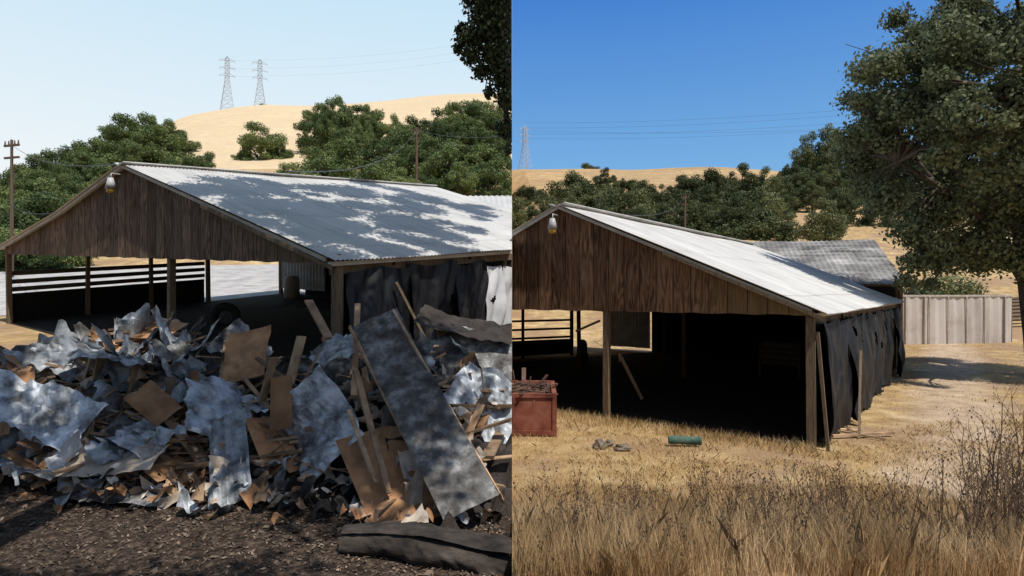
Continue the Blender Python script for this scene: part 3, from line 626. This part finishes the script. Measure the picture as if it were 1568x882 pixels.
# ------------------------------------------------------------------ grass east
def blades(name,P,z,h,w,mat,lean=.35):
    n=len(P); th=rng.uniform(0,6.28,n); d=np.stack([np.cos(th),np.sin(th),np.zeros(n)],1)*w[:,None]/2
    ln=np.clip(rng.normal(0,lean,(n,2)),-1.2,1.2)*h[:,None]; b=np.stack([P[:,0],P[:,1],z-.02],1)
    m=b+np.stack([ln[:,0]*.35,ln[:,1]*.35,h*.6],1); t=b+np.stack([ln[:,0],ln[:,1],h],1)
    q=np.stack([b-d,b+d,m+d*.7,t,m-d*.7],1).reshape(-1,3)
    if P[:,0].min()>0: q[:,0]=np.maximum(q[:,0],.004)
    else: q[:,0]=np.minimum(q[:,0],-.004)
    o=bpy.data.objects.new(name,npmesh(name,q,5,mat)); link(o); return o
def inbarn(P,pad=.0):
    dx=P[:,0]-5.8; dy=P[:,1]-12; lx=.8*dx-.6*dy; ly=.6*dx+.8*dy
    return (lx<.15+pad)&(ly>.05-pad)&(ly<16.2)
def field(n,xr,yr,hr,wr,pw=1,thr=.35,k=1.5):
    y=yr[0]+(yr[1]-yr[0])*rng.random(n)**pw; x=rng.uniform(0,1,n)*(y*.86+.4)*1.02+.015
    x=np.where(x<xr[1],x,rng.uniform(.02,xr[1],n)); x=np.maximum(x,xr[0]+.015)
    P=np.stack([x,y],1); P=P[~inbarn(P)]
    g=np.array([mn.noise((a*.8,b*.8,0))+.5*mn.noise((a*2.3,b*2.3,3)) for a,b in P])
    P=P[rng.random(len(P))<np.clip(.6+g*k,thr*.3,1)]; m=len(P)
    z=np.array([hz(a,b,False) for a,b in P]); return P,z,rng.uniform(*hr,m)*(.4+.6*rng.random(m)),rng.uniform(*wr,m)
P,z,h,w=field(210000,(0,9),(4.75,9.8),(.2,.62),(.002,.0045),1.25); h*=np.clip(1.05-(P[:,1]-4.7)/5.2*.8,.2,1.0); blades('dry_grass',P,z,h,w,M_straw2,.28)
P,z,h,w=field(130000,(0,14),(7.8,14.5),(.03,.16),(.003,.007),1,.3,2.2); blades('dry_grass',P,z,h,w,M_straw,.6)
P,z,h,w=field(50000,(5,30),(12,38),(.03,.11),(.008,.018),1,.1,2.5); blades('dry_grass',P,z,h,w,M_straw,.8)
n=12000; s_=rng.random(n); P=np.stack([.05+s_*5.8,16.3-s_*4.35-rng.random(n)**2*.8],1); P=P[P[:,0]>.03]; blades('dry_grass',P,np.zeros(len(P)),rng.uniform(.05,.3,len(P))*rng.uniform(.4,1,len(P)),rng.uniform(.003,.007,len(P)),M_straw,.4)
n=1500; P=np.stack([rng.uniform(-7,-.02,n),rng.uniform(4.8,7.2,n)],1); P=P[np.sin(P[:,0]*1.7+2)+rng.normal(0,.5,len(P))>.6]
blades('dead_grass_tuft',P,np.array([hz(a,b,True) for a,b in P]),rng.uniform(.03,.12,len(P)),rng.uniform(.002,.004,len(P)),M_lit,1.0)
def weeds(name,spots,seed):
    r=random.Random(seed); mb=MB()
    def stick(p,q,r0,r1): mb.tube([p,q],[r0,r1],3,False)
    for (x,y,H) in spots:
        p=Vector((x,y,hz(x,y,x<0)-.05)); d=Vector((r.gauss(0,.16),r.gauss(0,.16),1)).normalized(); seg=8; rad=.0078*H+.0015
        for i in range(seg):
            q=p+d*H/seg; r2=rad*.86; stick(p,q,rad,r2)
            if i>=2:
                for _ in range(r.choice((1,1,2))):
                    a=r.uniform(0,6.28); bd=(d*1.1+Vector((math.cos(a),math.sin(a),0))*.8).normalized(); L=H*.36*(1-i/seg*.6)*r.uniform(.5,1.1)
                    s=q; rr=rad*.55
                    for k in range(3):
                        e=s+bd*L/3; stick(s,e,rr,rr*.75)
                        a2=r.uniform(0,6.28); tb=(bd+Vector((math.cos(a2),math.sin(a2),.4))*.7).normalized(); te=e+tb*L*.25; stick(e,te,rr*.6,rr*.4)
                        if r.random()<.5:
                            hd=r.uniform(.005,.011); mb.add([te+Vector((hd,0,0)),te+Vector((-hd,0,0)),te+Vector((0,hd,0)),te+Vector((0,-hd,0)),te+Vector((0,0,hd*1.4)),te-Vector((0,0,hd*1.2))],[(0,2,4),(2,1,4),(1,3,4),(3,0,4),(2,0,5),(1,2,5),(3,1,5),(0,3,5)])
                        s=e; rr*=.75; bd=(bd+Vector((r.gauss(0,.2),r.gauss(0,.2),.15))).normalized()
            p=q; rad=r2; d=(d+Vector((r.gauss(0,.07),r.gauss(0,.07),.05))).normalized()
    return mb.obj(name,M_weed)
sp=[]; r2=random.Random(4)
while len(sp)<135:
    y=r2.uniform(4.8,7.6); t=r2.random()**.6; x=y*(.34+.52*t)
    if mn.noise((x*.9,y*.9,5))<-.12: continue
    sp.append((x,y,r2.uniform(.35,.8)+.75*t*t*r2.random()))
for i in range(150):
    y=r2.uniform(4.8,8.0); x=y*r2.uniform(.02,.55); sp.append((x,y,r2.uniform(.25,.8)))
for i in range(12): y=r2.uniform(5.2,6.4); sp.append((y*r2.uniform(.74,.86),y,r2.uniform(1.1,1.5)))
weeds('dead_weeds',sp,2)
# ------------------------------------------------------------------ east yard objects
e=empty('scrap_dumpster',(0,0,0)); mb=MB()
c=[(-1.5,13.25),(.90,13.1),(.98,15.0),(-1.5,15.1)]
for i in range(4):
    a=c[i]; b=c[(i+1)%4]; mb.beam((*a,.45),(*b,.45),.04,.8); mb.beam((*a,.87),(*b,.87),.1,.08); mb.beam((*a,.08),(*b,.08),.1,.1)
for t in np.arange(.1,1,.18):
    mb.beam((c[0][0]*(1-t)+c[1][0]*t,13.16-.0,.1),(c[0][0]*(1-t)+c[1][0]*t,13.13,.83),.07,.05)
mb.beam((*c[1],.0),(*c[1],.92),.09); CL.append((mb.obj('steel_body',M_rust,e),False))
mb=MB()
for i in range(80):
    p=Vector((rd.uniform(0,.8),rd.uniform(13.3,14.8),rd.uniform(.78,.92))); d=Vector((rd.gauss(0,.5),rd.gauss(0,.5),rd.gauss(.03,.08))).normalized()*rd.uniform(.15,.5)
    mb.beam(p-d,p+d,rd.choice((.02,.04,.1)),.02)
mb.beam((.1,13.5,.8),(.02,13.7,1.35),.02); mb.beam((.3,13.6,.8),(.42,13.7,1.2),.02)
CL.append((mb.obj('scrap_load',M_scrap,e),False))
def ring(name,loc,R,r_,rz,mat):
    mb=MB(); vs=[];fs=[];n=28;m=12
    for i in range(n):
        a=2*math.pi*i/n
        for j in range(m):
            b=2*math.pi*j/m; rr=R+r_*math.cos(b); t=r_*1.3*max(-.8,min(.8,math.sin(b)))
            vs.append((rr*math.cos(a),t,rr*math.sin(a)))
    for i in range(n):
        for j in range(m): fs.append((i*m+j,i*m+(j+1)%m,((i+1)%n)*m+(j+1)%m,((i+1)%n)*m+j))
    mb.add(vs,fs); o=mb.obj(name,mat,None,True); o.location=loc; o.rotation_euler=(0,0,rz); return o
ring('tire',(2.9,25.5,.3),.24,.14,1.0,M_tire); ring('tire',(2.92,25.6,.76),.2,.12,1.1,M_tire)
ring('tire',(-9.3,20,hz(-9,20,True)+.3),.34,.14,.3,M_tire)
mb=MB(); mb.tube([(3.12,12.3,.12),(3.3,12.28,.13),(3.5,12.26,.12),(3.72,12.24,.12)],[.075,.085,.08,.085],14,False); mb.tube([(3.12,12.3,.12),(3.72,12.24,.12)],[.06,.06],14,False); mb.tube([(3.7,12.24,.12),(3.74,12.24,.12)],[.09,.09],14,False)
mb.obj('green_tube',M_green,None,True)
def rock(name,loc,s,seed):
    bm=bmesh.new(); bmesh.ops.create_icosphere(bm,subdivisions=4,radius=1); r=random.Random(seed); o=r.uniform(0,60)
    for v in bm.verts:
        k=1+.45*mn.noise(v.co*1.4+Vector((o,0,0)))+.15*mn.noise(v.co*4+Vector((0,o,0))); v.co=Vector((v.co.x*s[0]*k,v.co.y*s[1]*k,v.co.z*s[2]*k))
    me=bpy.data.meshes.new(name); bm.to_mesh(me); bm.free(); me.materials.append(M_rock); o=bpy.data.objects.new(name,me); link(o); o.location=loc
rock('rock',(1.72,12.1,.07),(.12,.1,.11),1); rock('rock',(2.14,11.95,.06),(.15,.1,.07),2); rock('rock',(1.93,12.3,.05),(.09,.09,.08),3)
mb=MB(); mb.beam((6.7,12.9,.06),(8.1,13.1,.08),.07,.05); mb.beam((6.9,13.3,.1),(7.7,12.7,.04),.05,.04); mb.beam((6.5,13.6,.08),(7.6,13.5,.05),.09,.03); mb.obj('fallen_planks',M_plank)
mb=MB(); mb.beam((6.35,12.7,0.03),(7.2,14.3,.5),.06,.04); mb.beam((6.5,13.0,0.03),(7.2,14.6,.1),.05,.04); mb.obj('fallen_poles',M_post)
e=empty('sheet_metal_fence'); mb=MB(); pts=[(21.6,35.4),(29.2,36.6),(30.1,37.2),(30.5,38.4),(30.3,41)]
for a,b in zip(pts[:-1],pts[1:]):
    corr(mb,(*a,2.75),(*a,-.1),(*b,2.75),(*b,-.1),.6,.03,3)
CL.append((mb.obj('panels',M_panel,e),False)); mb=MB()
for a,b in zip(pts[:-1],pts[1:]): mb.beam((*a,2.8),(*b,2.8),.12,.1)
for t in (0,.14,.3,.34,.5,.66,.82,1):
    x=21.6+7.6*t; y=35.4+1.2*t-.07; mb.beam((x,y,0),(x,y,2.75),.06)
CL.append((mb.obj('frame',M_trim,e),False))
mb=MB()
for i in range(7): mb.tube([(27+i*.5,40+i*.6,1.0+.2*i),(36+i*.4,41+i*.7,1.3+.22*i)],[.14,.12],7)
mb.obj('log_stack',M_post)
for x,y,s in ((29,44,2.2),(33,47,2.6),(25,43,1.5)):
    q=leaves([(x,y,hz(x,y,False)+s*.4),(x+s*.6,y,hz(x,y,False)+s*.3)],[s*.7,s*.5],2500,.22,rng); o=bpy.data.objects.new('brush',npmesh('brush',q,4,M_leafR)); link(o)
# ------------------------------------------------------------------ pylons, poles, wires
def S(px,py,Y): return ((px-784)/945*Y, Y, CAMZ+(445-py)/945*Y)
def pylon(x,y,zb,H,rz):
    e=empty('transmission_tower',(x,y,zb),rz); mb=MB(); w0=H*.115; wt=H*.03; t=.0075*H
    def wz(z): return w0+(wt*1.2-w0)*min(z/(H*.6),1) if z<H*.6 else wt*1.2
    zs=[a*H for a in [0,.14,.27,.38,.48,.56,.64,.72,.8,.88,.94]]
    for sx in(-1,1):
        for sy in(-1,1):
            for a,b in zip(zs[:-1],zs[1:]): mb.beam((sx*wz(a),sy*wz(a),a),(sx*wz(b),sy*wz(b),b),t)
            mb.beam((sx*wz(zs[-1]),sy*wz(zs[-1]),zs[-1]),(0,0,H),t)
    for a,b in zip(zs[:-1],zs[1:]):
        for s in(-1,1):
            mb.beam((-wz(a),s*wz(a),a),(wz(b),s*wz(b),b),t*.6); mb.beam((wz(a),s*wz(a),a),(-wz(b),s*wz(b),b),t*.6)
            mb.beam((s*wz(a),-wz(a),a),(s*wz(b),wz(b),b),t*.6)
            mb.beam((-wz(b),s*wz(b),b),(wz(b),s*wz(b),b),t*.6)
    for zc in (.66,.79,.92):
        for s in(-1,1):
            mb.beam((0,0,zc*H),(s*H*.125,0,zc*H),t*.9); mb.beam((0,0,(zc+.05)*H),(s*H*.125,0,zc*H),t*.7); mb.beam((s*H*.12,0,zc*H),(s*H*.12,0,(zc-.035)*H),t*.8)
    mb.obj('lattice',M_steel,e)
pylon(B(348)*405,405,119,38,.4); pylon(B(398)*410,410,119,38,.4); pylon(B(804)*405,405,80,31.5,.5)
def wire(name,p,q,sag,rad):
    mb=MB(); n=24; pts=[]
    for i in range(n+1):
        t=i/n; v=Vector(p).lerp(Vector(q),t); v.z-=sag*4*t*(1-t); pts.append(v)
    mb.tube(pts,[rad]*len(pts),4,False); return mb.obj(name,M_wire)
for i,(a,b) in enumerate(((188,150),(196,158),(205,172),(212,184),(200,192))):
    wire('power_line',S(806,a,405),S(1700,b-26,330),6,.05)
for i,(a,b) in enumerate(((92,40),(104,52),(116,64))):
    wire('power_line',S(398,a,410),S(783,b+14,380),4,.022)
    wire('power_line',S(348,a,405),S(398,a,410),.5,.022)
def pole(px,top,Y,west,arm=1.0,r_=.13):
    x=B(px)*Y; zb=hz(x,Y,west)-.3; zt=CAMZ+T(top)*Y; mb=MB(); mb.tube([(x,Y,zb),(x,Y,zt)],[r_,r_*.7],10)
    for k,dz in enumerate((.35,1.1)):
        mb.beam((x-arm,Y+.3*arm,zt-dz),(x+arm,Y-.3*arm,zt-dz),.1,.12)
    for s in(-.9,-.4,.4,.9): mb.tube([(x+s*arm,Y-.3*arm*s,zt-.3),(x+s*arm,Y-.3*arm*s,zt-.05)],[.05,.03],6)
    mb.obj('utility_pole',M_pole)
    return (x,Y,zt)
p1=pole(18,214,38,True,.6,.11); p2=pole(638,195,62,True,.5,.14); p3=pole(1049,298,70,False,.4,.13)
wire('service_wire',(p1[0],p1[1],p1[2]-.3),S(197,250,15.6),.5,.014); wire('service_wire',(p1[0],p1[1],p1[2]-4),S(100,322,18),.3,.012)
wire('service_wire',(p2[0],p2[1],p2[2]-.3),S(440,262,20),1.2,.02); wire('service_wire',(p2[0],p2[1],p2[2]-.3),S(784,205,75),.6,.02)
wire('service_wire',(p3[0],p3[1],p3[2]-.3),S(862,312,15.5),1.0,.016)
# ------------------------------------------------------------------ trim at the boundary between the two yards
bpy.context.view_layer.update()
for o,west in CL:
    if west is None or o.type!='MESH': continue
    mw=o.matrix_world; bb=[mw@Vector(c) for c in o.bound_box]; xs_=[p.x for p in bb]
    if (west and max(xs_)<-.002) or (not west and min(xs_)>.002): continue
    if o.data.users>1: o.data=o.data.copy()
    bm=bmesh.new(); bm.from_mesh(o.data); bm.transform(mw)
    bmesh.ops.bisect_plane(bm,geom=bm.verts[:]+bm.edges[:]+bm.faces[:],plane_co=(-.003 if west else .003,0,0),plane_no=(1,0,0),clear_outer=west,clear_inner=not west)
    bm.transform(mw.inverted()); bm.to_mesh(o.data); bm.free()
# ------------------------------------------------------------------ light
Sd=Vector((.30,-.35,.89)).normalized(); el=math.asin(Sd.z); rot=math.atan2(Sd.x,Sd.y)
sun=bpy.data.lights.new('sun','SUN'); sun.energy=4.6; sun.angle=math.radians(.5); sun.color=(1,.955,.88)
so=bpy.data.objects.new('sun',sun); link(so); so.rotation_euler=Sd.to_track_quat('Z','Y').to_euler(); so.location=(0,-10,40)
w=bpy.data.worlds.new('World'); sc.world=w; w.use_nodes=True; nt=w.node_tree; bg=nt.nodes['Background']
def sky(dust,air,oz):
    s=nt.nodes.new('ShaderNodeTexSky'); s.sky_type='NISHITA'; s.sun_disc=False; s.sun_elevation=el; s.sun_rotation=rot; s.dust_density=dust; s.air_density=air; s.ozone_density=oz; s.altitude=100; return s.outputs[0]
clear=sky(1.0,1.0,1.0); hazy=sky(4,1.0,1.0)
tc=nt.nodes.new('ShaderNodeTexCoord'); sp_=nt.nodes.new('ShaderNodeSeparateXYZ'); nt.links.new(tc.outputs['Generated'],sp_.inputs[0])
west=math_(nt,'LESS_THAN',sp_.outputs[0],0.)
pale=scale_(nt,ramp(nt,sp_.outputs[2],[(.12,(.95,.985,.99)),(.45,(.58,.82,.99))]),10.)
blue=scale_(nt,ramp(nt,sp_.outputs[2],[(.05,(.32,.58,.86)),(.2,(.17,.43,.80)),(.45,(.035,.205,.68))]),10.)
fy=nt.nodes.new('ShaderNodeMapRange'); nt.links.new(sp_.outputs[1],fy.inputs[0]); fy.inputs[1].default_value=.1; fy.inputs[2].default_value=.4
hz_=mixc(nt,.92,hazy,pale); cz_=mixc(nt,.85,clear,blue)
both=mixc(nt,west,cz_,hz_)
nt.links.new(mixc(nt,fy.outputs[0],clear,both),bg.inputs[0]); bg.inputs[1].default_value=.1
# ------------------------------------------------------------------ camera
cam=bpy.data.cameras.new('camera'); co=bpy.data.objects.new('camera',cam); link(co); co.location=(0,0,CAMZ); co.rotation_euler=(math.radians(90),0,0)
cam.lens=36*945/1568; cam.sensor_width=36; cam.shift_y=4/1568; cam.clip_end=3000; cam.clip_start=.05
sc.camera=co
sc.view_settings.view_transform='Standard'; sc.view_settings.look='None'; sc.view_settings.exposure=0
